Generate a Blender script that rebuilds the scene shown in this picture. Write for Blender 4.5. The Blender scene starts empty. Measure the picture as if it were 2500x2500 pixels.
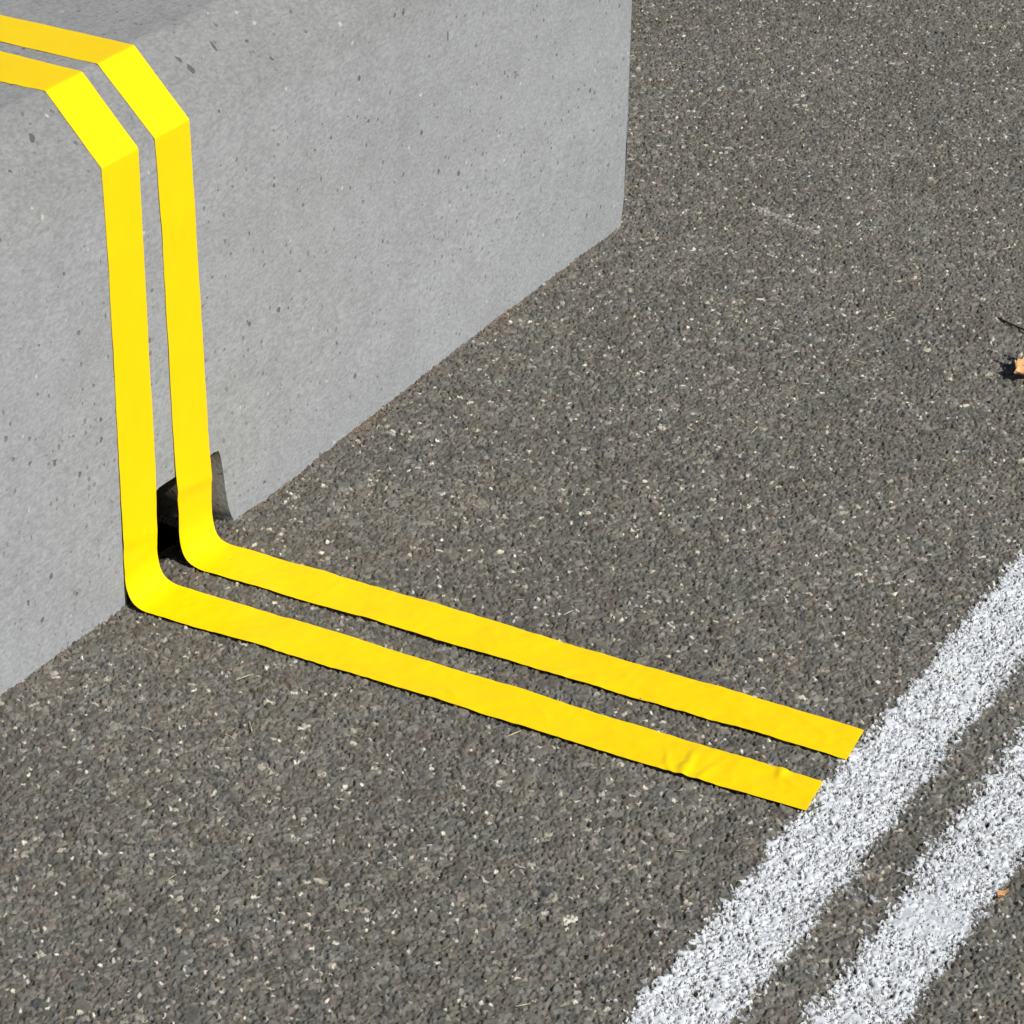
import bpy, bmesh, math
import numpy as np
from mathutils import Vector, Matrix
rng = np.random.default_rng(7)
sc = bpy.context.scene
col = sc.collection

# ------------------------------------------------------------------ camera
CAM = (-1.7944, -1.3460, 1.3599)
RR = ((0.4849846601, -0.8742183818, 0.0230673019),      # image right
      (-0.4217668916, -0.2569248736, -0.8695414300),    # image down
      (0.7660954657, 0.4119852307, -0.4933209919))      # view direction
cd = bpy.data.cameras.new("camera"); cam = bpy.data.objects.new("camera", cd); col.objects.link(cam)
r, dn, fw = (Vector(v) for v in RR)
m = Matrix((r, -dn, -fw)).transposed().to_4x4(); m.translation = Vector(CAM)
cam.matrix_world = m
cd.sensor_width = 36; cd.lens = 36 * 2.888882; cd.clip_start = .05; cd.clip_end = 500
sc.camera = cam

# ------------------------------------------------------------------ light
SUN_AZ, SUN_EL = -97.0, 46.0      # azimuth of the sun, degrees from +X, and its height
sv = Vector((math.cos(math.radians(SUN_AZ)) * math.cos(math.radians(SUN_EL)),
             math.sin(math.radians(SUN_AZ)) * math.cos(math.radians(SUN_EL)),
             math.sin(math.radians(SUN_EL))))
w = bpy.data.worlds.new("World"); sc.world = w; w.use_nodes = True
nt = w.node_tree; nt.nodes.clear()
sky = nt.nodes.new('ShaderNodeTexSky'); sky.sky_type = 'NISHITA'; sky.sun_disc = False
sky.sun_elevation = math.radians(SUN_EL); sky.sun_rotation = math.radians(90 - SUN_AZ)
bg = nt.nodes.new('ShaderNodeBackground'); bg.inputs[1].default_value = .05
ow = nt.nodes.new('ShaderNodeOutputWorld')
nt.links.new(sky.outputs[0], bg.inputs[0]); nt.links.new(bg.outputs[0], ow.inputs[0])
ld = bpy.data.lights.new("sun", 'SUN'); ld.energy = 4.35; ld.angle = math.radians(.5); ld.color = (1, .965, .91)
lo = bpy.data.objects.new("sun", ld); col.objects.link(lo)
lo.rotation_euler = sv.to_track_quat('Z', 'Y').to_euler(); lo.location = sv * 10
sc.view_settings.view_transform = 'Standard'; sc.view_settings.look = 'None'
sc.view_settings.exposure = 0.0; sc.view_settings.gamma = 1

# ------------------------------------------------------------------ helpers
def tag(o, label=None, cat=None, group=None, kind=None):
    if label: o['label'] = label
    if cat: o['category'] = cat
    if group: o['group'] = group
    if kind: o['kind'] = kind
    return o

def link_mesh(name, verts, faces, mat, smooth=False, parent=None):
    me = bpy.data.meshes.new(name)
    verts = np.asarray(verts, np.float32)
    if isinstance(faces, np.ndarray):
        n, k = faces.shape
        me.vertices.add(len(verts)); me.vertices.foreach_set('co', verts.ravel())
        me.loops.add(n * k); me.loops.foreach_set('vertex_index', faces.astype(np.int32).ravel())
        me.polygons.add(n); me.polygons.foreach_set('loop_start', np.arange(0, n * k, k, dtype=np.int32))
        me.update(calc_edges=True)
    else:
        me.from_pydata([tuple(v) for v in verts], [], faces); me.update()
    if smooth: me.polygons.foreach_set('use_smooth', np.ones(len(me.polygons), bool))
    me.materials.append(mat)
    o = bpy.data.objects.new(name, me); col.objects.link(o)
    if parent: o.parent = parent
    return o

class Noise2:
    """value noise on a plane, smooth, -1..1"""
    def __init__(s, seed, n=256):
        s.t = np.random.default_rng(seed).uniform(-1, 1, (n, n)).astype(np.float32); s.n = n
    def __call__(s, x, y, scale):
        x = x / scale; y = y / scale
        i = np.floor(x).astype(np.int32); j = np.floor(y).astype(np.int32)
        u = x - i; v = y - j; u = u * u * (3 - 2 * u); v = v * v * (3 - 2 * v)
        n = s.n; i0 = i % n; i1 = (i + 1) % n; j0 = j % n; j1 = (j + 1) % n
        t = s.t
        return (t[i0, j0] * (1 - u) + t[i1, j0] * u) * (1 - v) + (t[i0, j1] * (1 - u) + t[i1, j1] * u) * v

N1, N2, N3, N4, N5 = (Noise2(k) for k in range(5))

def voronoi(x, y, cell, seed, jitter=.9):
    n = 1024
    g = np.random.default_rng(seed)
    px = g.uniform(-.5, .5, (n, n)).astype(np.float32) * jitter
    py = g.uniform(-.5, .5, (n, n)).astype(np.float32) * jitter
    X = x / cell; Y = y / cell
    I = np.floor(X).astype(np.int32); J = np.floor(Y).astype(np.int32)
    f1 = np.full(x.shape, 9, np.float32); f2 = f1.copy()
    ci = np.zeros(x.shape, np.int32); dx1 = np.zeros_like(f1); dy1 = np.zeros_like(f1)
    for a in (-1, 0, 1):
        for b in (-1, 0, 1):
            ii = I + a; jj = J + b
            im = ii % n; jm = jj % n
            dx = X - (ii + .5 + px[im, jm]); dy = Y - (jj + .5 + py[im, jm])
            d = np.sqrt(dx * dx + dy * dy).astype(np.float32)
            near = d < f1
            f2 = np.where(near, f1, np.minimum(f2, d))
            ci = np.where(near, im * n + jm, ci)
            dx1 = np.where(near, dx, dx1); dy1 = np.where(near, dy, dy1)
            f1 = np.where(near, d, f1)
    return f1, f2, ci, dx1, dy1

def sstep(a, b, x):
    t = np.clip((x - a) / (b - a), 0, 1); return t * t * (3 - 2 * t)

# ------------------------------------------------------------------ asphalt surface as a function
BX = np.array([-3, -.18, -.138, -.093, 0, .167, .22, .40, .567, .742, .858, .95, 3])
BZ = np.array([.004, .0052, .0035, .0022, .0004, .0015, -.0015, .0018, .0044, .0045, .003, 0., 0.])
def swell(x, y):
    """slow unevenness of the pavement"""
    return (np.interp(x, BX, BZ) * np.exp(-np.abs(y) / .07) + .0011 * N1(x + 5, y + 5, .11) + .0008 * N2(x, y, .04)).astype(np.float32)

def stones(x, y):
    wx = x + .0016 * N3(x, y, .0045) + .0022 * N4(x, y, .013); wy = y + .0016 * N4(x, y, .0045) + .0022 * N3(y, x, .013)
    M = 1024 * 1024
    # small aggregate
    f1, f2, c, dx, dy = voronoi(wx, wy, .0044, 11, 1.0)
    g = np.random.default_rng(21)
    ht = g.uniform(-1, 1, M).astype(np.float32)[c]
    tx = g.normal(0, 1, M).astype(np.float32)[c]; ty = g.normal(0, 1, M).astype(np.float32)[c]
    e = sstep(.0, .30, f2 - f1)
    hs = -.0021 + e * (.0016 + .0010 * ht + .0012 * (tx * dx + ty * dy))
    lum = np.exp(g.normal(-.02, .24, M)).astype(np.float32)[c]
    kind = g.uniform(0, 1, M).astype(np.float32)[c]
    # coarse aggregate, present here and there
    F1, F2, C, DX, DY = voronoi(wx + .013, wy + .007, .0105, 12, 1.0)
    g = np.random.default_rng(22)
    pres = g.uniform(0, 1, M).astype(np.float32)[C] < .25
    HT = g.uniform(0, 1, M).astype(np.float32)[C]
    TX = g.normal(0, 1, M).astype(np.float32)[C]; TY = g.normal(0, 1, M).astype(np.float32)[C]
    E = sstep(.14, .36, F2 - F1)
    hb = -.0019 + E * (.0018 + .0006 * HT + .0011 * (TX * DX + TY * DY))
    big = pres & (hb > hs)
    h = np.where(big, hb, hs)
    lum = np.where(big, np.exp(g.normal(-.05, .20, M)).astype(np.float32)[C], lum)
    kb = g.uniform(0, 1, M).astype(np.float32)[C]
    kind = np.where(big, .03 + .94 * kb, kind)
    # fine sand
    f1, f2, c, dx, dy = voronoi(wx, wy, .0024, 13, 1.0)
    g = np.random.default_rng(23)
    sh = g.uniform(-1, 1, M).astype(np.float32)[c]
    ux = g.normal(0, 1, M).astype(np.float32)[c]; uy = g.normal(0, 1, M).astype(np.float32)[c]
    a = np.where(big, .45, 1.0)
    h = h + a * (.00055 * sh + .0009 * (ux * dx + uy * dy)) * sstep(0, .2, f2 - f1)
    # little open voids
    f1, f2, c, dx, dy = voronoi(wx + .31, wy + .17, .0060, 14, 1.0)
    g = np.random.default_rng(24)
    v = g.uniform(0, 1, M).astype(np.float32)[c]
    h = h - .0022 * (v > .62) * (1 - sstep(.12, .30, f1))
    fk = g.uniform(0, 1, M).astype(np.float32)[(c * 7 + 3) % M]
    f1, f2, c, dx, dy = voronoi(wx + .6, wy + .2, .0036, 15, 1.0)
    fk = np.random.default_rng(25).uniform(0, 1, M).astype(np.float32)[c]
    fk = np.where(f1 < .42, fk, 0)
    lum = lum * (1 + .16 * sh)
    return h, lum, kind, fk, big

def ground_z(x, y):
    x = np.asarray(x, np.float32); y = np.asarray(y, np.float32)
    return swell(x, y)

# ------------------------------------------------------------------ materials
def newmat(name):
    m = bpy.data.materials.new(name); m.use_nodes = True
    n = m.node_tree; b = n.nodes['Principled BSDF']
    return m, n, b
def N(n, t, **kw):
    q = n.nodes.new(t)
    for k, v in kw.items():
        if hasattr(q, k): setattr(q, k, v)
    return q
def noise(n, vec, scale, detail=3, rough=.5):
    q = n.nodes.new('ShaderNodeTexNoise'); q.inputs['Scale'].default_value = scale
    q.inputs['Detail'].default_value = detail; q.inputs['Roughness'].default_value = rough
    n.links.new(vec, q.inputs['Vector']); return q.outputs['Fac']
def maprange(n, v, a, b, c, d):
    q = n.nodes.new('ShaderNodeMapRange'); q.clamp = True
    for k, x in zip(('From Min', 'From Max', 'To Min', 'To Max'), (a, b, c, d)): q.inputs[k].default_value = x
    n.links.new(v, q.inputs['Value']); return q.outputs[0]
def mathn(n, op, a, b):
    q = n.nodes.new('ShaderNodeMath'); q.operation = op
    for i, v in enumerate((a, b)):
        if isinstance(v, (int, float)): q.inputs[i].default_value = v
        else: n.links.new(v, q.inputs[i])
    return q.outputs[0]
def mixc(n, fac, a, b, mode='MIX'):
    q = n.nodes.new('ShaderNodeMix'); q.data_type = 'RGBA'; q.blend_type = mode
    for s, v in ((q.inputs[0], fac), (q.inputs[6], a), (q.inputs[7], b)):
        if isinstance(v, (int, float)): s.default_value = v
        elif isinstance(v, tuple): s.default_value = (*v, 1)
        else: n.links.new(v, s)
    return q.outputs[2]
def geo(n): return n.nodes.new('ShaderNodeNewGeometry').outputs['Position']

# asphalt
MA, n, b = newmat('asphalt')
at = n.nodes.new('ShaderNodeAttribute'); at.attribute_name = 'stone'
P = geo(n)
def vorn(scale, feat='F1'):
    v = n.nodes.new('ShaderNodeTexVoronoi'); v.feature = feat; v.inputs['Scale'].default_value = scale; n.links.new(P, v.inputs['Vector'])
    return v
va = vorn(225); vb = vorn(225, 'DISTANCE_TO_EDGE'); vc = vorn(290)
sa = n.nodes.new('ShaderNodeSeparateColor'); n.links.new(va.outputs['Color'], sa.inputs[0])
scn = n.nodes.new('ShaderNodeSeparateColor'); n.links.new(vc.outputs['Color'], scn.inputs[0])
far_c = mixc(n, sa.outputs[0], (.095, .089, .074), (.262, .246, .206))
far_c = mixc(n, maprange(n, sa.outputs[1], .80, .9, 0, .6), far_c, (.13, .13, .125))
fleck = mathn(n, 'MULTIPLY', maprange(n, scn.outputs[0], .93, 1, 0, 1), maprange(n, vc.outputs['Distance'], .35, .45, 1, 0))
far_c = mixc(n, fleck, far_c, (.72, .68, .56))
far_c = mixc(n, maprange(n, vb.outputs['Distance'], .0, .10, .75, 0), far_c, (.03, .029, .027))
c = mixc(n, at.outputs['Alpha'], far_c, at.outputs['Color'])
n.links.new(c, b.inputs['Base Color'])
sr = n.nodes.new('ShaderNodeSeparateColor'); n.links.new(c, sr.inputs[0])
n.links.new(maprange(n, sr.outputs[0], .007, .03, 0, .35), b.inputs['Specular IOR Level'])
b.inputs['Roughness'].default_value = .72
bp = n.nodes.new('ShaderNodeBump'); bp.inputs['Strength'].default_value = .6; bp.inputs['Distance'].default_value = .0008
n.links.new(noise(n, P, 700, 2), bp.inputs['Height']); n.links.new(bp.outputs[0], b.inputs['Normal'])

# white road paint
MW, n, b = newmat('road_paint')
P = geo(n)
dirt = maprange(n, noise(n, P, 60, 4), .35, .75, 0, .35)
grit = maprange(n, noise(n, P, 420, 2), .58, .70, 0, .35)
c = mixc(n, dirt, (.72, .755, .795), (.57, .60, .635))
c = mixc(n, grit, c, (.45, .44, .44))
fa = n.nodes.new('ShaderNodeAttribute'); fa.attribute_name = 'film'
c = mixc(n, fa.outputs['Fac'], (.20, .20, .195), c)
n.links.new(c, b.inputs['Base Color']); b.inputs['Roughness'].default_value = .5
bp = n.nodes.new('ShaderNodeBump'); bp.inputs['Strength'].default_value = .5; bp.inputs['Distance'].default_value = .0006
n.links.new(noise(n, P, 500, 2), bp.inputs['Height']); n.links.new(bp.outputs[0], b.inputs['Normal'])

# yellow tape
MT, n, b = newmat('yellow_tape')
P = geo(n)
mot = maprange(n, noise(n, P, 25, 3), .3, .7, 0, 1)
c = mixc(n, mot, (.985, .672, .0003), (.99, .702, .0006))
n.links.new(c, b.inputs['Base Color']); b.inputs['Roughness'].default_value = .42
b.inputs['Specular IOR Level'].default_value = .3
bp = n.nodes.new('ShaderNodeBump'); bp.inputs['Strength'].default_value = .2; bp.inputs['Distance'].default_value = .001
n.links.new(noise(n, P, 90, 3), bp.inputs['Height']); n.links.new(bp.outputs[0], b.inputs['Normal'])

# concrete
CHIPS = [(.1667, .0312, .4367, 1, 1, .6, .0040), (.1610, .0400, .4460, 2.4, .7, .5, .0040), (.2097, .0357, .4412, 2.4, .8, 0, .0042),
         (.2643, .0133, .4185, 1.4, 1, .5, .0030), (.5607, .0047, .3476, 2.6, .9, 0, .0048), (.5819, .0027, .1971, 1, 1, .3, .0026), (.3290, .0038, .2823, 1.8, 1, 0, .0026),
         (.4358, .0024, .1794, 1.5, 1, .4, .0022), (.7783, .0021, .1548, 1.3, 1, .2, .0020), (.2089, .0037, .2740, 1.6, 1, 0, .0022), (-.0441, .0396, .4452, 1, 1.6, .9, .0042), (.6185, .0038, .2786, 2.2, 1, .1, .0026)]
MC, n, b = newmat('concrete')
P = geo(n)
big = maprange(n, noise(n, P, 2.6, 4, .55), .3, .7, 0, 1)
mid = maprange(n, noise(n, P, 16, 5, .6), .3, .7, 0, 1)
c = mixc(n, big, (.286, .297, .306), (.322, .333, .342))
c = mixc(n, mid, mixc(n, 1.0, c, (.93, .93, .925), 'MULTIPLY'), mixc(n, 1.0, c, (1.05, 1.05, 1.05), 'MULTIPLY'))
mz = n.nodes.new('ShaderNodeMapping'); mz.inputs['Scale'].default_value = (.62, 1, 1.25); n.links.new(P, mz.inputs['Vector'])
fine = mathn(n, 'MULTIPLY', maprange(n, noise(n, mz.outputs[0], 300, 2, .6), .30, .70, .83, 1.15), maprange(n, noise(n, mz.outputs[0], 120, 4, .65), .30, .70, .92, 1.07))
cc = n.nodes.new('ShaderNodeCombineColor'); [n.links.new(fine, cc.inputs[i]) for i in range(3)]
c = mixc(n, 1.0, c, cc.outputs[0], 'MULTIPLY')
# shading put into the colour: bevel toned down, top darker behind the fold
sep = n.nodes.new('ShaderNodeSeparateXYZ'); n.links.new(P, sep.inputs[0])
bevel_shade = maprange(n, mathn(n, 'ADD', sep.outputs['Z'], mathn(n, 'MULTIPLY', noise(n, P, 12, 4), .06)), .405, .445, 0, 1)
c = mixc(n, bevel_shade, c, mixc(n, 1.0, c, (.955, .935, .91), 'MULTIPLY'))
edge = mathn(n, 'ADD', sep.outputs['Y'], mathn(n, 'MULTIPLY', noise(n, P, 14, 3), .02))
top_shade = maprange(n, edge, .066, .078, 0, 1)
c = mixc(n, mathn(n, 'MULTIPLY', top_shade, .85), c, mixc(n, 1.0, c, (.76, .76, .765), 'MULTIPLY'))
# brown dust on the walls of the notch
dusty = mathn(n, 'MULTIPLY', maprange(n, sep.outputs['Y'], .004, .010, 0, 1), maprange(n, sep.outputs['Z'], .12, .10, 0, 1))
c = mixc(n, dusty, c, mixc(n, 1.0, c, (1.08, .93, .76), 'MULTIPLY'))
# pits: small air holes, dark inside
def pits(scale, r, keep, seed):
    mp = n.nodes.new('ShaderNodeMapping'); mp.inputs['Location'].default_value = (seed, seed * .7, 0)
    n.links.new(P, mp.inputs['Vector'])
    wv = n.nodes.new('ShaderNodeTexNoise'); wv.inputs['Scale'].default_value = 260; n.links.new(P, wv.inputs['Vector'])
    vm = n.nodes.new('ShaderNodeVectorMath'); vm.operation = 'MULTIPLY_ADD'
    n.links.new(wv.outputs['Color'], vm.inputs[0]); vm.inputs[1].default_value = (.005,) * 3; n.links.new(mp.outputs[0], vm.inputs[2])
    v = n.nodes.new('ShaderNodeTexVoronoi'); v.inputs['Scale'].default_value = scale; n.links.new(vm.outputs[0], v.inputs['Vector'])
    s = n.nodes.new('ShaderNodeSeparateColor'); n.links.new(v.outputs['Color'], s.inputs[0])
    rad = mathn(n, 'MULTIPLY', maprange(n, s.outputs[0], keep, 1, 0, 1), r)
    inside = mathn(n, 'SUBTRACT', rad, v.outputs['Distance'])
    return maprange(n, inside, 0, .05, 0, 1), s.outputs[1]
p1, s1 = pits(62, .19, .62, 3.1)
p2, s2 = pits(135, .32, .45, 8.7)
pm = mathn(n, 'MAXIMUM', p1, mathn(n, 'MULTIPLY', p2, mathn(n, 'MULTIPLY', s2, .8)))
pm = mathn(n, 'MINIMUM', pm, 1)
# single chips and gouges left by the mould
wob = n.nodes.new('ShaderNodeTexNoise'); wob.inputs['Scale'].default_value = 170; wob.inputs['Detail'].default_value = 3; n.links.new(P, wob.inputs['Vector'])
for (X_, Y_, Z_, kx, kz, sk, r_) in CHIPS:
    v1 = n.nodes.new('ShaderNodeVectorMath'); v1.operation = 'SUBTRACT'; n.links.new(P, v1.inputs[0]); v1.inputs[1].default_value = (X_, Y_, Z_)
    mp = n.nodes.new('ShaderNodeMapping'); mp.inputs['Rotation'].default_value = (0, sk, 0); n.links.new(v1.outputs[0], mp.inputs['Vector'])
    v2 = n.nodes.new('ShaderNodeVectorMath'); v2.operation = 'MULTIPLY'; n.links.new(mp.outputs[0], v2.inputs[0]); v2.inputs[1].default_value = (kx, .6, kz)
    v3 = n.nodes.new('ShaderNodeVectorMath'); v3.operation = 'LENGTH'; n.links.new(v2.outputs[0], v3.inputs[0])
    d_ = mathn(n, 'ADD', v3.outputs['Value'], mathn(n, 'MULTIPLY', mathn(n, 'SUBTRACT', wob.outputs['Fac'], .5), r_ * 2.2))
    pm = mathn(n, 'MAXIMUM', pm, maprange(n, d_, r_ * .75, r_, 1, 0))
c = mixc(n, mathn(n, 'MULTIPLY', pm, .72), c, (.075, .072, .068))
p3, s3 = pits(90, .24, .90, 15.2)
c = mixc(n, mathn(n, 'MULTIPLY', p3, .55), c, (.62, .62, .59))
n.links.new(c, b.inputs['Base Color']); b.inputs['Roughness'].default_value = .9; b.inputs['Diffuse Roughness'].default_value = 1.0
b.inputs['Specular IOR Level'].default_value = .25
hgt = mathn(n, 'SUBTRACT', mathn(n, 'ADD', mathn(n, 'MULTIPLY', noise(n, P, 300, 4, .6), .6), mathn(n, 'MULTIPLY', noise(n, P, 60, 3), .8)), mathn(n, 'MULTIPLY', pm, 1.0))
bp = n.nodes.new('ShaderNodeBump'); bp.inputs['Strength'].default_value = .8; bp.inputs['Distance'].default_value = .0009
n.links.new(hgt, bp.inputs['Height']); n.links.new(bp.outputs[0], b.inputs['Normal'])

def plain(name, colr, rough=.7, var=.25, scale=200, bump=.5):
    m, n, b = newmat(name); P = geo(n)
    f = maprange(n, noise(n, P, scale, 4), .3, .7, 0, 1)
    c = mixc(n, f, tuple(x * (1 - var) for x in colr), tuple(min(1, x * (1 + var)) for x in colr))
    n.links.new(c, b.inputs['Base Color']); b.inputs['Roughness'].default_value = rough
    bp = n.nodes.new('ShaderNodeBump'); bp.inputs['Strength'].default_value = bump; bp.inputs['Distance'].default_value = .0006
    n.links.new(f, bp.inputs['Height']); n.links.new(bp.outputs[0], b.inputs['Normal'])
    return m
ML = plain('dry_leaf', (.62, .33, .13), .6)
MS = plain('stalk_shadow', (.03, .018, .012), .7)
MD = plain('brown_litter', (.20, .135, .085), .8)
MG = plain('green_blade', (.07, .14, .04), .6)
MY = plain('straw', (.50, .44, .30), .7)

# ------------------------------------------------------------------ the ground
STEP = .001
GX0, GX1, GY0, GY1 = -.95, 2.55, -1.22, .80
xs = np.arange(GX0, GX1, STEP, dtype=np.float32); ys = np.arange(GY0, GY1, STEP, dtype=np.float32)
nx, ny = len(xs), len(ys)
def project(x, y, z):
    p = np.stack([x - CAM[0], y - CAM[1], z - CAM[2]], -1)
    a = p @ np.array(RR[0]); b_ = p @ np.array(RR[1]); d = p @ np.array(RR[2])
    return .5 + 2.888882 * a / d, .5 + 2.888882 * b_ / d
# coarse mask of what is kept: the area round the view, not under the block
def keep_mask(X, Y):
    u, v = project(X, Y, 0 * X)
    k = (u > -.25) & (u < 1.30) & (v > -.12) & (v < 1.22)
    under = (Y > .03) & (X < .90) & ~((X > -.02) & (X < .19) & (Y < .19))
    return k & ~under
X, Y = np.meshgrid(xs, ys, indexing='ij')
K = keep_mask(X, Y)
vid = np.full((nx, ny), -1, np.int32)
kq = K[:-1, :-1] & K[1:, :-1] & K[1:, 1:] & K[:-1, 1:]
use = np.zeros((nx, ny), bool)
for a in (0, 1):
    for b_ in (0, 1):
        use[a:nx - 1 + a, b_:ny - 1 + b_] |= kq
vid[use] = np.arange(use.sum())
vx = X[use]; vy = Y[use]
sh, lum, kind, fk, big = stones(vx, vy)
base = swell(vx, vy)
vz = base + sh
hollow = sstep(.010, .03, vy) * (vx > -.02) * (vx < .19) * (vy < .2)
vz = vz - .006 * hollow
del K
q = np.stack([vid[:-1, :-1][kq], vid[1:, :-1][kq], vid[1:, 1:][kq], vid[:-1, 1:][kq]], 1)
# stone colours
nv = len(vx)
cl = np.empty((nv, 4), np.float32)
warm = np.array([.142, .135, .114], np.float32)
cl[:, :3] = warm
PEB = (-.2020, -.5480)
SC = (1.0799, -.1023, -0.2793, -0.9602, 0.0988)   # a pale scuff on the asphalt: start, direction, length
patch = .5 + .35 * N5(vx, vy, .03) + .35 * N3(vx, vy, .13)
hue = N1(vx + 9, vy + 4, .02)
cl[:, 0] *= 1 + .05 * hue; cl[:, 2] *= 1 - .05 * hue
def setc(mask, rgb): cl[mask, :3] = np.array(rgb, np.float32)
setc(kind < .10, (.116, .117, .112)); setc((kind > .10) & (kind < .17), (.160, .136, .115))
setc((kind > .24) & (kind < .36), (.175, .168, .145))
setc(kind > .985, (.42, .39, .31))
u_ = ((vx - SC[0]) * SC[2] + (vy - SC[1]) * SC[3]); w_ = (-(vx - SC[0]) * SC[3] + (vy - SC[1]) * SC[2])
scuff = np.exp(-(w_ / .006) ** 2) * (u_ > 0) * (u_ < SC[4]) * (sh > -.0016) * (N2(vx, vy, .004) > -.3)
cl[:, :3] *= (lum * (.90 + .20 * patch))[:, None]
fl = (fk > .962)
cl[fl, :3] = np.array([.74, .70, .58]) * np.interp(fk[fl], [.962, 1], [.42, 1.1])[:, None]
sk_ = (.9 * scuff)[:, None]; cl[:, :3] = cl[:, :3] * (1 - sk_) + np.array([.40, .385, .35]) * sk_
pb = (((vx - PEB[0]) / .0065) ** 2 + ((vy - PEB[1]) / .0050) ** 2 + .5 * N4(vx, vy, .004) < 1)
cl[pb, :3] = (.62, .60, .50)
soil = (np.exp(-np.abs(vy) / .014) * (vx < .96) * np.clip(.75 + .6 * N2(vx, vy, .03), 0, 1.2))[:, None]   # brown dust caught along the block
cl[:, :3] = cl[:, :3] * (1 - .30 * soil) + np.array([.145, .115, .082]) * .30 * soil
# bitumen in the crevices between stones
deep = (1 - sstep(-.0026, -.0014, sh))[:, None]
cl[:, :3] = cl[:, :3] * (1 - .45 * deep) + np.array([.03, .029, .027]) * .45 * deep
cl[:, :3] = cl[:, :3] * (1 - hollow[:, None]) + np.array([.006, .005, .004]) * hollow[:, None]  # notch floor coloured near-black, painted shade
cl[:, 3] = 1
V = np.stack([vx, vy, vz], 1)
# the wide sheet round it, to the horizon
R = 150
bx = [-R, -.05, .22, R]; by = [-R, .03, .25, R]
V = np.concatenate([V, np.array([[a_, b_, -.0050] for a_ in bx for b_ in by], np.float32)])
cl = np.concatenate([cl, np.zeros((16, 4), np.float32)])
q = np.concatenate([q, np.array([[nv + 4 * i_ + j_, nv + 4 * i_ + 4 + j_, nv + 4 * i_ + 5 + j_, nv + 4 * i_ + 1 + j_] for i_ in range(3) for j_ in range(3) if (i_, j_) != (1, 1)], np.int32)])
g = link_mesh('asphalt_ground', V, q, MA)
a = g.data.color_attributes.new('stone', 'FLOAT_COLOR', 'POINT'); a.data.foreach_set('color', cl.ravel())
tag(g, kind='structure')

# ------------------------------------------------------------------ white lines
def paint_piece(y0, y1, soft0, soft1, cover, seed, smear, xa, xb, step):
    px_ = np.arange(xa, xb, step, dtype=np.float32); py_ = np.arange(y1 - .03, y0 + .03, step, dtype=np.float32)
    PX, PY = np.meshgrid(px_, py_, indexing='ij')
    h, lum, kind, fk, big = stones(PX, PY); bs = swell(PX, PY)
    A, B = Noise2(seed), Noise2(seed + 1)
    wob = .0022 * A(PX, PY, .035) + .0016 * B(PX, PY, .009)
    tl = -.012 * (PX - .05) if y0 > -.7 else 0 * PX
    e0 = (y0 + tl + wob - PY) / soft0; e1 = (PY - (y1 + tl * .8 + wob)) / soft1
    cov = np.clip(np.minimum(e0, e1) + .5, 0, 1)
    cov = sstep(0, 1, cov) * cover
    top = (h + .0026) / .0030          # 0 in the voids, about 1 on the highest stones
    jit = .16 * A(PX, PY, .0020) + .22 * B(PX, PY, .0013)
    mg = top + jit - (1.12 - cov * 1.22)
    on = mg > 0
    thin = np.clip(mg / .60, 0, 1) ** .75
    pz = h + .0003
    if smear is not None:
        sx, sy, rx, ry = smear
        d = ((PX - sx) / rx) ** 2 + ((PY - sy) / ry) ** 2 + .45 * A(PX, PY, .02) + .2 * B(PX, PY, .007)
        s = 1 - sstep(.5, 1.1, d)
        pz = np.maximum(pz, -.0006 + .0004 * B(PX, PY, .006) + (s - 1) * .004)
        on |= s > .55
        thin = np.maximum(thin, s * (.62 + .25 * B(PX, PY, .011)))
    idx = np.arange(PX.size, dtype=np.int32).reshape(PX.shape)
    k = (on[:-1, :-1].astype(int) + on[1:, :-1] + on[1:, 1:] + on[:-1, 1:]) >= 3
    f = np.stack([idx[:-1, :-1][k], idx[1:, :-1][k], idx[1:, 1:][k], idx[:-1, 1:][k]], 1)
    used = np.unique(f); rm = np.full(PX.size, -1, np.int32); rm[used] = np.arange(len(used))
    VV = np.stack([PX.ravel(), PY.ravel(), (bs + pz).ravel()], 1)[used]
    return VV, rm[f], thin.ravel()[used].astype(np.float32)
def paint(name, y0, y1, soft0, soft1, cover, seed, smear=None):
    """paint sheet lying on the stones, y0 > y1 are its two edges; finer where it is seen close"""
    vs, fs, ts, k = [], [], [], 0
    for xa, xb, st_ in ((-.9, 1.0, STEP), (-4, -.9, .003), (1.0, 6, .003)):
        v_, f_, t_ = paint_piece(y0, y1, soft0, soft1, cover, seed, smear, xa, xb + st_, st_)
        vs.append(v_); fs.append(f_ + k); ts.append(t_); k += len(v_)
    o = link_mesh(name, np.concatenate(vs), np.concatenate(fs), MW)
    a_ = o.data.attributes.new('film', 'FLOAT', 'POINT'); a_.data.foreach_set('value', np.concatenate(ts))
    return tag(o, kind='structure')
paint('painted_line', -.6405, -.7105, .016, .028, 1.0, 50)
paint('painted_line', -.7480, -.8145, .030, .022, .94, 60, smear=(-.055, -.783, .034, .030))

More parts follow.
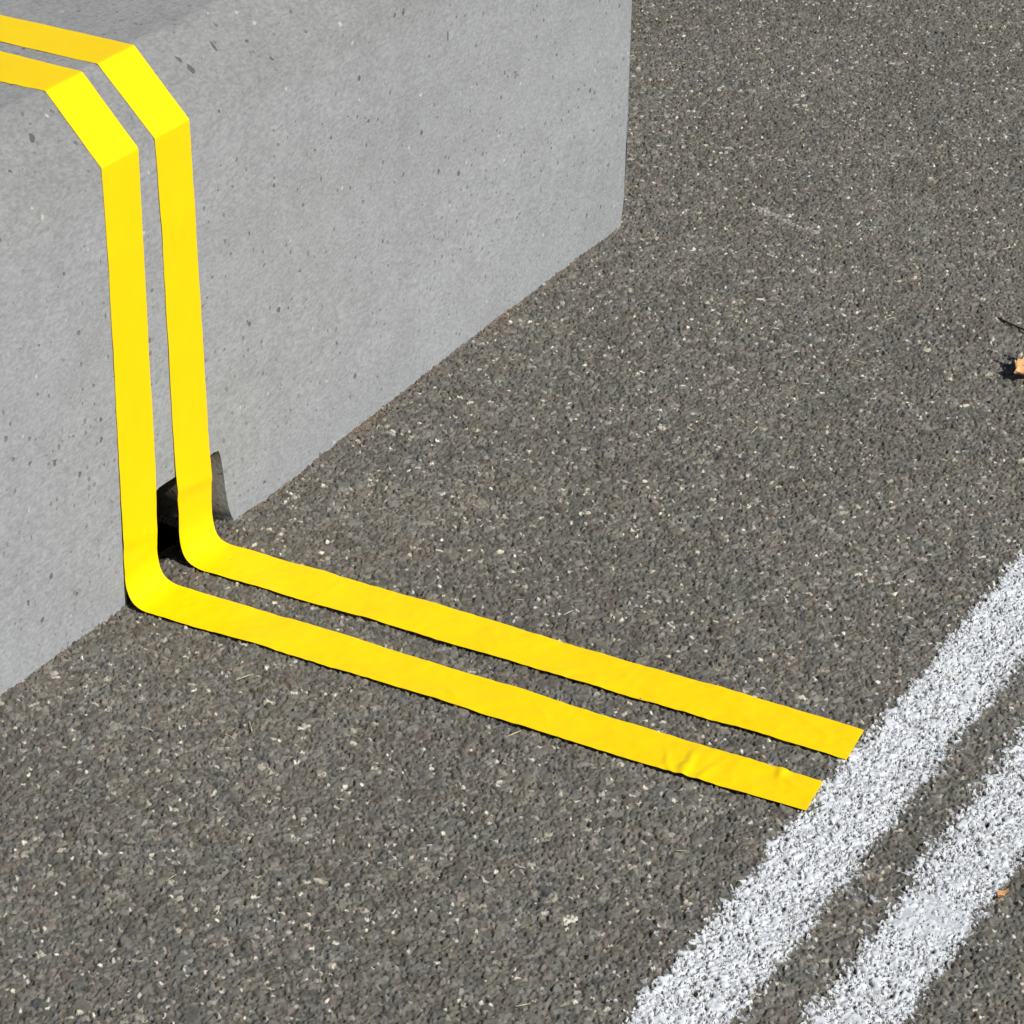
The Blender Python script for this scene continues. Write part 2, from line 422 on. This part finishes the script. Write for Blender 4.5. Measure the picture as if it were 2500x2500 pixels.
# ------------------------------------------------------------------ concrete block
H, CY, TZ, BAT, TILT = .41063, .0595, .46542, .00557, .022
XE, XL, YB = .9495, -2.6, .62
def block():
    bm = bmesh.new()
    yb = lambda z: BAT * z / H
    # profile up the front: (y, z)
    prof = []
    for z in (.15, .25, .33, .38, .400): prof.append((yb(z), z))
    def arc(p0, pc, p1, k=6):
        out = []
        for i in range(k + 1):
            t = i / k; out.append(tuple((1 - t) ** 2 * a + 2 * t * (1 - t) * b + t * t * c for a, b, c in zip(p0, pc, p1)))
        return out
    k1 = (BAT, H); k2 = (CY, TZ)
    dirc = Vector((k2[0] - k1[0], k2[1] - k1[1])).normalized()
    r_ = .0035
    a1 = arc((yb(H - r_), H - r_), k1, (k1[0] + dirc.x * r_, k1[1] + dirc.y * r_))
    a2 = arc((k2[0] - dirc.x * r_, k2[1] - dirc.y * r_), k2, (k2[0] + r_, k2[1] - r_ * TILT))
    tl = [(y, TZ - (y - CY) * TILT) for y in (.10, .2, .35, .5, YB - .02)]
    back = [(YB, TZ - (YB - CY) * TILT - .02), (YB, -.03)]
    prof = prof[:4] + a1 + a2 + tl + back
    # end of the block: the corner draws in a little near the ground
    xe = lambda z: XE + .009 * min(1, max(0, (z - .008) / .05))
    def ring(x_of):
        return [bm.verts.new((x_of(z), y, z)) for y, z in prof]
    nseg = 12
    L = ring(lambda z: XL); Rr = ring(lambda z: xe(z))
    cols = [L]
    for i in range(1, nseg):
        t = i / nseg; cols.append(ring(lambda z: XL + (XE - XL) * t))
    cols.append(Rr)
    for A, B in zip(cols[:-1], cols[1:]):
        for i in range(len(prof) - 1):
            bm.faces.new((A[i], B[i], B[i + 1], A[i + 1]))
    # notch outline on the front (x, z), from right foot over to left foot
    no = [(.1690, -.06), (.1672, .003), (.1640, .0085), (.1607, .017), (.1580, .030), (.1560, .0415), (.1546, .055), (.1522, .069), (.1500, .0790), (.1478, .0835),
          (.1400, .0852), (.1330, .0843), (.11, .0865), (.0917, .0880), (.0779, .0886), (.0660, .0893), (.0552, .0895), (.0492, .0875), (.040, .0875),
          (.022, .084), (.012, .077), (.006, .055), (.002, .03), (-.001, .008), (-.002, -.06)]
    fr = [bm.verts.new((x, yb(z), z)) for x, z in no]
    # lower front face: foot at z=-.03 up to prof[0]
    rb = [bm.verts.new((xe(z), yb(z), z)) for z in (.10, .058, .035, .02, .008, -.03)]
    lb = bm.verts.new((XL, yb(-.03), -.03))
    lower = [c_[0] for c_ in cols]            # left -> right at z=.15
    poly = list(reversed(lower))              # right -> left
    poly = poly + [lb] + list(reversed(fr)) + list(reversed(rb))
    f = bm.faces.new(poly)
    # inside of the notch: slightly narrowing, rough
    depth = [.006, .03, .07, .12, .17]
    prev = fr; gg = np.random.default_rng(5)
    cx_, rows = .085, []
    for dd in depth:
        row = []
        for (x, z) in no:
            s = 1 - 4.2 * min(dd, .035) - .8 * max(0, dd - .035)
            j = gg.uniform(-.0006, .0006, 2)
            row.append(bm.verts.new((cx_ + (x - cx_) * s + j[0], yb(z) + dd, (z if z < 0 else z * (1 - .35 * dd)) + j[1])))
        for i in range(len(no) - 1):
            bm.faces.new((prev[i], prev[i + 1], row[i + 1], row[i]))
        prev = row
    bm.faces.new(prev)
    # end face on the right
    bb = bm.verts.new((XE, YB, -.03))
    endp = list(reversed(Rr[:-1])) + rb + [Rr[-1]]
    bm.faces.new(endp)
    bm.faces.new(list(L) + [lb])
    bmesh.ops.remove_doubles(bm, verts=bm.verts, dist=1e-6)
    bmesh.ops.recalc_face_normals(bm, faces=bm.faces)
    me = bpy.data.meshes.new('concrete_block'); bm.to_mesh(me); bm.free()
    me.materials.append(MC)
    for p in me.polygons:
        c_ = p.center
        p.use_smooth = (len(p.vertices) == 4 and c_.z > .15 and c_.y < YB - .01)
    try: me.set_sharp_from_angle(angle=math.radians(30))
    except Exception: pass
    o = bpy.data.objects.new('concrete_block', me); col.objects.link(o)
    return tag(o, 'long grey concrete block with sloped upper edge and dark notch at its foot', 'concrete block')
block()

# ------------------------------------------------------------------ yellow tapes
def smooth_ground(x, y):
    return swell(x, y)
def tape(name, label, L, Rr, cut, wr, seed, cr=(), rag=0):
    """L, Rr: x of the left / right edge at stations along the path; cut: y of the end on either edge"""
    nz = Noise2(seed)
    # path in (y, z) with arc samples
    path = []
    off = .00035
    def seg(p, q_, step=.004):
        d = math.dist(p, q_); k = max(1, int(d / step))
        for i in range(k): path.append((p[0] + (q_[0] - p[0]) * i / k, p[1] + (q_[1] - p[1]) * i / k))
    nf = Vector((-1, BAT / H)).normalized(); 
    dc = Vector((CY - BAT, TZ - H)).normalized(); nc = Vector((-dc.y, dc.x))
    nt_ = Vector((TILT, 1)).normalized()
    def offp(p, v): return (p[0] + v.x * off, p[1] + v.y * off)
    topb = offp((.55, TZ - (.55 - CY) * TILT), nt_)
    kt = (CY - .0003, TZ + off * 1.15); kb = (BAT - off * 1.15, H + .0003)
    fold = .0016
    def rounded(p, c0, q_):
        a_ = Vector(c0) + (Vector(p) - Vector(c0)).normalized() * fold; b2 = Vector(c0) + (Vector(q_) - Vector(c0)).normalized() * fold
        return a_, b2
    foot = (-off, .034)
    a1, b1 = rounded(topb, kt, kb); a2, b2 = rounded(kt, kb, foot)
    seg(topb, a1)
    for i in range(4):
        t = i / 4; path.append(tuple(Vector(a1) * (1 - t) ** 2 + Vector(kt) * 2 * t * (1 - t) + Vector(b1) * t * t))
    seg(b1, a2)
    for i in range(4):
        t = i / 4; path.append(tuple(Vector(a2) * (1 - t) ** 2 + Vector(kb) * 2 * t * (1 - t) + Vector(b2) * t * t))
    seg(b2, foot)
    touch = (-.029, .0012); cc = ((-.0015, .007), (-.008, .0012))
    K_ = 22
    for i in range(K_):
        t = i / K_; u = 1 - t
        path.append(tuple(u ** 3 * foot[j] + 3 * u * u * t * cc[0][j] + 3 * u * t * t * cc[1][j] + t ** 3 * touch[j] for j in (0, 1)))
    ncv = len(path)
    seg(touch, (-.66, .0012), .002)
    path.append((-.66, .0012))
    s = [0]
    for p, q_ in zip(path[:-1], path[1:]): s.append(s[-1] + math.dist(p, q_))
    s = np.array(s); py = np.array([p[0] for p in path]); pz = np.array([p[1] for p in path])
    def st(y, z):
        i = int(np.argmin((py - y) ** 2 + (pz - z) ** 2)); return s[i]
    LS = sorted((st(y, z), x) for x, y, z in L); RS = sorted((st(y, z), x) for x, y, z in Rr)
    xl = np.interp(s, [a for a, _ in LS], [b for _, b in LS]); xr = np.interp(s, [a for a, _ in RS], [b for _, b in RS])
    M = 30
    T = np.linspace(0, 1, M + 1)
    nS = len(path)
    XX = xl[:, None] * (1 - T) + xr[:, None] * T
    YY = np.repeat(py[:, None], M + 1, 1); ZZ = np.repeat(pz[:, None], M + 1, 1)
    # end cut
    yc = cut[0] * (1 - T) + cut[1] * T
    ramp = np.clip((py - path[ncv][0]) / (-.66 - path[ncv][0]), 0, 1)
    g0 = np.arange(nS) >= ncv
    y_t = path[ncv][0]
    YY[g0] = y_t + (yc[None, :] - y_t) * ramp[g0][:, None]
    # lie on the ground: follow the swell, feel the stones a little, wrinkles
    w_ = np.clip((s - s[ncv - 14]) / .05, 0, 1)[:, None]
    gr = smooth_ground(XX, YY)
    lumpy = .00028 * nz(XX, YY, .006) + .0004 * nz(XX + 3, YY, .018)
    ZZ = ZZ + w_ * (gr + lumpy * 1.0 + .0011)
    for (wx, wy, ang, ln, wd, amp) in wr:
        ca, sa = math.cos(ang), math.sin(ang)
        a_ = (XX - wx) * ca + (YY - wy) * sa; b_2 = -(XX - wx) * sa + (YY - wy) * ca
        ZZ = ZZ + w_ * amp * np.exp(-(a_ / ln) ** 2 - ((b_2 + .002 * nz(XX, YY, .01)) / wd) ** 2)
    # creases and slack on the upright part
    for (wx, wz, ang, ln, wd, amp) in cr:
        ca, sa = math.cos(ang), math.sin(ang)
        a_ = (XX - wx) * ca + (ZZ - wz) * sa; b_2 = -(XX - wx) * sa + (ZZ - wz) * ca
        k_ = (YY > -.02) & (YY < .02)
        YY = YY - k_ * amp * np.exp(-(a_ / ln) ** 2) * (1 / (1 + np.exp(-b_2 / wd)) * np.exp(-np.maximum(b_2, 0) / (wd * 9)) * 2)
    up = (1 - w_)
    YY = YY - up * .00025 * (1 + nz(XX, ZZ, .03)) * (YY < .01)
    ZZ = ZZ + up * .00018 * (1 + nz(XX + 1, YY + ZZ, .02)) * (YY > .01)
    # very slight ragged edge
    XX[:, 0] += rag * (YY[:, 0] > .062) * (YY[:, 0] < .12) * nz(s, s * 0 + 5., .006)
    XX[:, 0] += .0003 * nz(s, s * 0 + 3., .012); XX[:, -1] += .0003 * nz(s, s * 0 + 9., .012)
    th = .0002
    # normals of the path for thickness
    dy = np.gradient(py); dz = np.gradient(pz); ln = np.hypot(dy, dz); ny_ = dz / ln; nz_ = -dy / ln
    top_v = np.stack([XX, YY, ZZ], -1); bot = top_v - th * np.stack([0 * ny_, ny_, nz_], -1)[:, None, :]
    A = top_v.reshape(-1, 3); Bv = bot.reshape(-1, 3); nA = len(A)
    idx = np.arange(nA).reshape(nS, M + 1)
    F = np.stack([idx[:-1, :-1], idx[:-1, 1:], idx[1:, 1:], idx[1:, :-1]], -1).reshape(-1, 4)
    FB = F[:, ::-1] + nA
    def side(e): return np.stack([e[:-1], e[1:], e[1:] + nA, e[:-1] + nA], 1)
    S = np.concatenate([side(idx[::-1, 0]), side(idx[:, -1]), side(idx[0, :]), side(idx[-1, ::-1])])
    o = link_mesh(name, np.concatenate([A, Bv]), np.concatenate([F, FB, S]), MT, smooth=True)
    try: o.data.set_sharp_from_angle(angle=math.radians(50))
    except Exception: pass
    return tag(o, label, 'tape', 'yellow tapes running over the concrete block')

Z0 = .0015
def T_(y): return TZ - (y - CY) * TILT
FL = [(.006, .55, T_(.55)), (.0005, .104, T_(.104)), (.0017, CY, TZ), (-.0003, BAT, H), (.0012, .0043, .315), (-.001, .002, .152), (-.0030, 0, .05), (-.0040, -.003, .015), (-.0064, -.0187, .002), (-.0045, -.06, Z0), (.0047, -.3505, Z0), (.0095, -.5443, Z0), (.0150, -.6445, Z0)]
FR = [(.0640, .55, T_(.55)), (.0576, .148, T_(.148)), (.0520, CY, TZ), (.0506, BAT, H), (.0502, .004, .2955), (.0500, .0014, .102), (.0465, 0, .05), (.0455, -.003, .015), (.0457, -.0243, .002), (.0467, -.0575, Z0), (.0537, -.3567, Z0), (.0591, -.6401, Z0)]
BL = [(.0850, .55, T_(.55)), (.0760, .162, T_(.162)), (.0730, CY, TZ), (.0745, BAT, H), (.0777, .0043, .319), (.0794, .0012, .0885), (.0812, 0, .05), (.0800, -.003, .015), (.0775, -.0227, .002), (.0785, -.0643, Z0), (.0884, -.355, Z0), (.0985, -.6434, Z0)]
BR = [(.1370, .55, T_(.55)), (.1296, .2035, T_(.2035)), (.1252, CY, TZ), (.1246, BAT, H), (.1278, .0041, .30), (.1330, .0009, .063), (.1330, 0, .05), (.1310, -.003, .015), (.1290, -.011, .002), (.1284, -.0312, Z0), (.1378, -.3279, Z0), (.1457, -.6388, Z0)]
wf = [(.022, -.535, .15, .022, .0035, .0021), (.020, -.520, .5, .018, .003, .0012), (.018, -.552, -.2, .02, .003, .0012), (.045, -.62, 1.2, .02, .003, .0010), (.03, -.10, 1.45, .03, .004, .0005),
      (.02, -.32, 1.0, .02, .004, .0006), (.03, -.40, .9, .02, .004, .0006), (.035, -.47, 1.2, .03, .003, .0006), (.055, -.605, .3, .012, .004, .0018)]
wb = [(.13, -.60, 1.2, .03, .003, .0010), (.11, -.55, 1.0, .02, .004, .0007), (.11, -.45, 1.1, .03, .004, .0006), (.12, -.30, .8, .03, .004, .0005), (.10, -.2, 1.2, .04, .005, .0004)]
tape('yellow_tape', 'left and lower of the two yellow tape strips, wrinkled near its cut end', FL, FR, (-.6445, -.6401), wf, 70, [(.022, .052, -.2, .05, .0018, .0009), (.02, .034, .1, .03, .0015, .0006)], .0012)
tape('yellow_tape', 'right and upper of the two yellow tape strips, crossing the dark notch', BL, BR, (-.6434, -.6388), wb, 80, [(.105, .066, -.2, .05, .0018, .0012), (.11, .32, 1.5, .02, .002, .0005)])

# ------------------------------------------------------------------ dry leaf at the right edge
def leaf(name, mat, centre, ang, ln, wd, curl, lift, label, cat, shadow_stalk=None, seed=1, lobes=4, tilt=0, rise=0):
    gg = np.random.default_rng(seed)
    root = bpy.data.objects.new(name, None); col.objects.link(root)
    root.location = (centre[0], centre[1], 0); root.rotation_euler = (0, 0, ang); tag(root, label, cat)
    NU, NV = 60, 22
    vs, fs = [], []
    for i in range(NU + 1):
        t = i / NU
        half = wd * (math.sin(math.pi * t ** .8) ** 1.1) * (.72 + .28 * math.cos(2 * math.pi * lobes * t - 1.2)) * (1 + .10 * math.sin(t * 97) + .06 * math.sin(t * 211)) + .0004
        for j in range(NV + 1):
            v_ = (j / NV) * 2 - 1
            x = (t - .5) * ln + .12 * abs(v_) * wd * math.cos(2 * math.pi * lobes * t)
            y = v_ * half
            z = lift + curl * (abs(v_) ** 1.6) * (half / wd) + curl * .7 * max(0, 2 * t - 1) ** 2 + tilt * v_ * half + rise * t ** 1.3
            z += .0010 * math.sin(8 * t + 5 * v_) - .0006 * (abs(math.sin(t * 22 - abs(v_) * 4)) > .93)
            vs.append((x, y, z))
    for i in range(NU):
        for j in range(NV):
            a_ = i * (NV + 1) + j; fs.append((a_, a_ + 1, a_ + NV + 2, a_ + NV + 1))
    n_ = len(vs)
    vs2 = vs + [(x, y, z - .0003) for x, y, z in vs]
    fs2 = fs + [tuple(reversed([k + n_ for k in f])) for f in fs]
    link_mesh('blade', vs2, fs2, mat, True, root)
    if shadow_stalk:
        tube('shadow_stalk', shadow_stalk, .0011, MS, root)
    return root
def tube(name, pts, rad, mat, parent=None):
    vs, fs = [], []; K_ = 6
    pts = [Vector(p) for p in pts]
    for i, p in enumerate(pts):
        d = (pts[min(i + 1, len(pts) - 1)] - pts[max(i - 1, 0)]).normalized()
        u = d.orthogonal().normalized(); v_ = d.cross(u)
        rr = rad * (1 - .3 * i / len(pts))
        for k in range(K_):
            a_ = 2 * math.pi * k / K_; vs.append(tuple(p + u * math.cos(a_) * rr + v_ * math.sin(a_) * rr))
    for i in range(len(pts) - 1):
        for k in range(K_):
            fs.append((i * K_ + k, i * K_ + (k + 1) % K_, (i + 1) * K_ + (k + 1) % K_, (i + 1) * K_ + k))
    fs.append(tuple(range(K_))[::-1]); fs.append(tuple((len(pts) - 1) * K_ + k for k in range(K_)))
    return link_mesh(name, vs, fs, mat, True, parent)
def loc(x, y, z, c=(.855, -.5400), a=math.radians(-35)):
    dx, dy = x - c[0], y - c[1]
    return (dx * math.cos(a) + dy * math.sin(a), -dx * math.sin(a) + dy * math.cos(a), z)
leaf('dry_leaf', ML, (.855, -.5400), math.radians(-35), .085, .023, .010, .0100,
     'curled orange-brown dry leaf on the asphalt at the right frame edge', 'leaf',
     shadow_stalk=[loc(.9500, -.4500, .0008), loc(.9410, -.4700, .0016), loc(.9290, -.4930, .0040), loc(.9050, -.5150, .0070), loc(.878, -.545, .020)], seed=3, rise=.022, tilt=.6)  # near-black stalk laid on the ground in place of the stem's shadow
leaf('leaf_fragment', ML, (-.0050, -.8180), math.radians(-20), .012, .003, .0012, .0012,
     'tiny orange leaf fragment beside the outer white line', 'leaf fragment', seed=4, lobes=1)

# ------------------------------------------------------------------ litter along the foot of the block
def grains():
    vs, fs = [], []
    gg = np.random.default_rng(9)
    def crumb(x, y, z, s, el=1.6):
        a0 = gg.uniform(0, math.pi); k = len(vs); 
        pts = []
        for i in range(6):
            a_ = a0 + i * math.pi / 3; rr = s * gg.uniform(.6, 1.1)
            pts.append((x + math.cos(a_) * rr * el * .7, y + math.sin(a_) * rr * .7, z + gg.uniform(0, .3) * s))
        vs.extend(pts); vs.append((x, y, z + s * gg.uniform(.5, .9)))
        for i in range(6): fs.append((k + i, k + (i + 1) % 6, k + 6))
    for c_, n_, sp in ((.405, 60, .018), (.38, 30, .01), (.655, 45, .020), (.30, 30, .02), (.22, 25, .015), (.70, 30, .03), (.52, 20, .03), (-.12, 14, .03), (.8, 14, .03)):
        for i in range(n_):
            x = c_ + gg.normal(0, sp); y = -abs(gg.normal(0, .005)) - .001
            if -.006 < x < .17: continue
            crumb(x, y, float(swell(np.array([x]), np.array([y]))[0]) - .0008, gg.uniform(.0008, .0024))
    return tag(link_mesh('brown_litter', vs, fs, MD), 'crumbs of brown leaf litter caught along the foot of the concrete block', 'litter', kind='stuff')
grains()
def straws():
    vs, fs = [], []
    gg = np.random.default_rng(19)
    for i in range(28):
        x, y = gg.uniform(-.4, 1.5), gg.uniform(-.62, -.03)
        a_ = gg.uniform(0, math.pi); l = gg.uniform(.003, .008); wd = gg.uniform(.0003, .0006)
        z = float(swell(np.array([x]), np.array([y]))[0]) + .0006
        c_, s_ = math.cos(a_), math.sin(a_); k = len(vs)
        for q_, t_ in ((-1, -1), (1, -1), (1, 1), (-1, 1)):
            vs.append((x + c_ * l * q_ - s_ * wd * t_, y + s_ * l * q_ + c_ * wd * t_, z))
        vs.append((x, y, z + .0007))
        for j in range(4): fs.append((k + j, k + (j + 1) % 4, k + 4))
    return tag(link_mesh('straw_bits', vs, fs, MY), 'pale straw bits scattered over the asphalt', 'litter', kind='stuff')
straws()

bl = tube('grass_blade', [(.0160, -.6460, .0012), (.0200, -.6485, .0030), (.0250, -.6515, .0036), (.0320, -.6530, .0015)], .0006, MG)
tag(bl, 'small green grass blade by the cut end of the wrinkled yellow tape', 'grass blade')
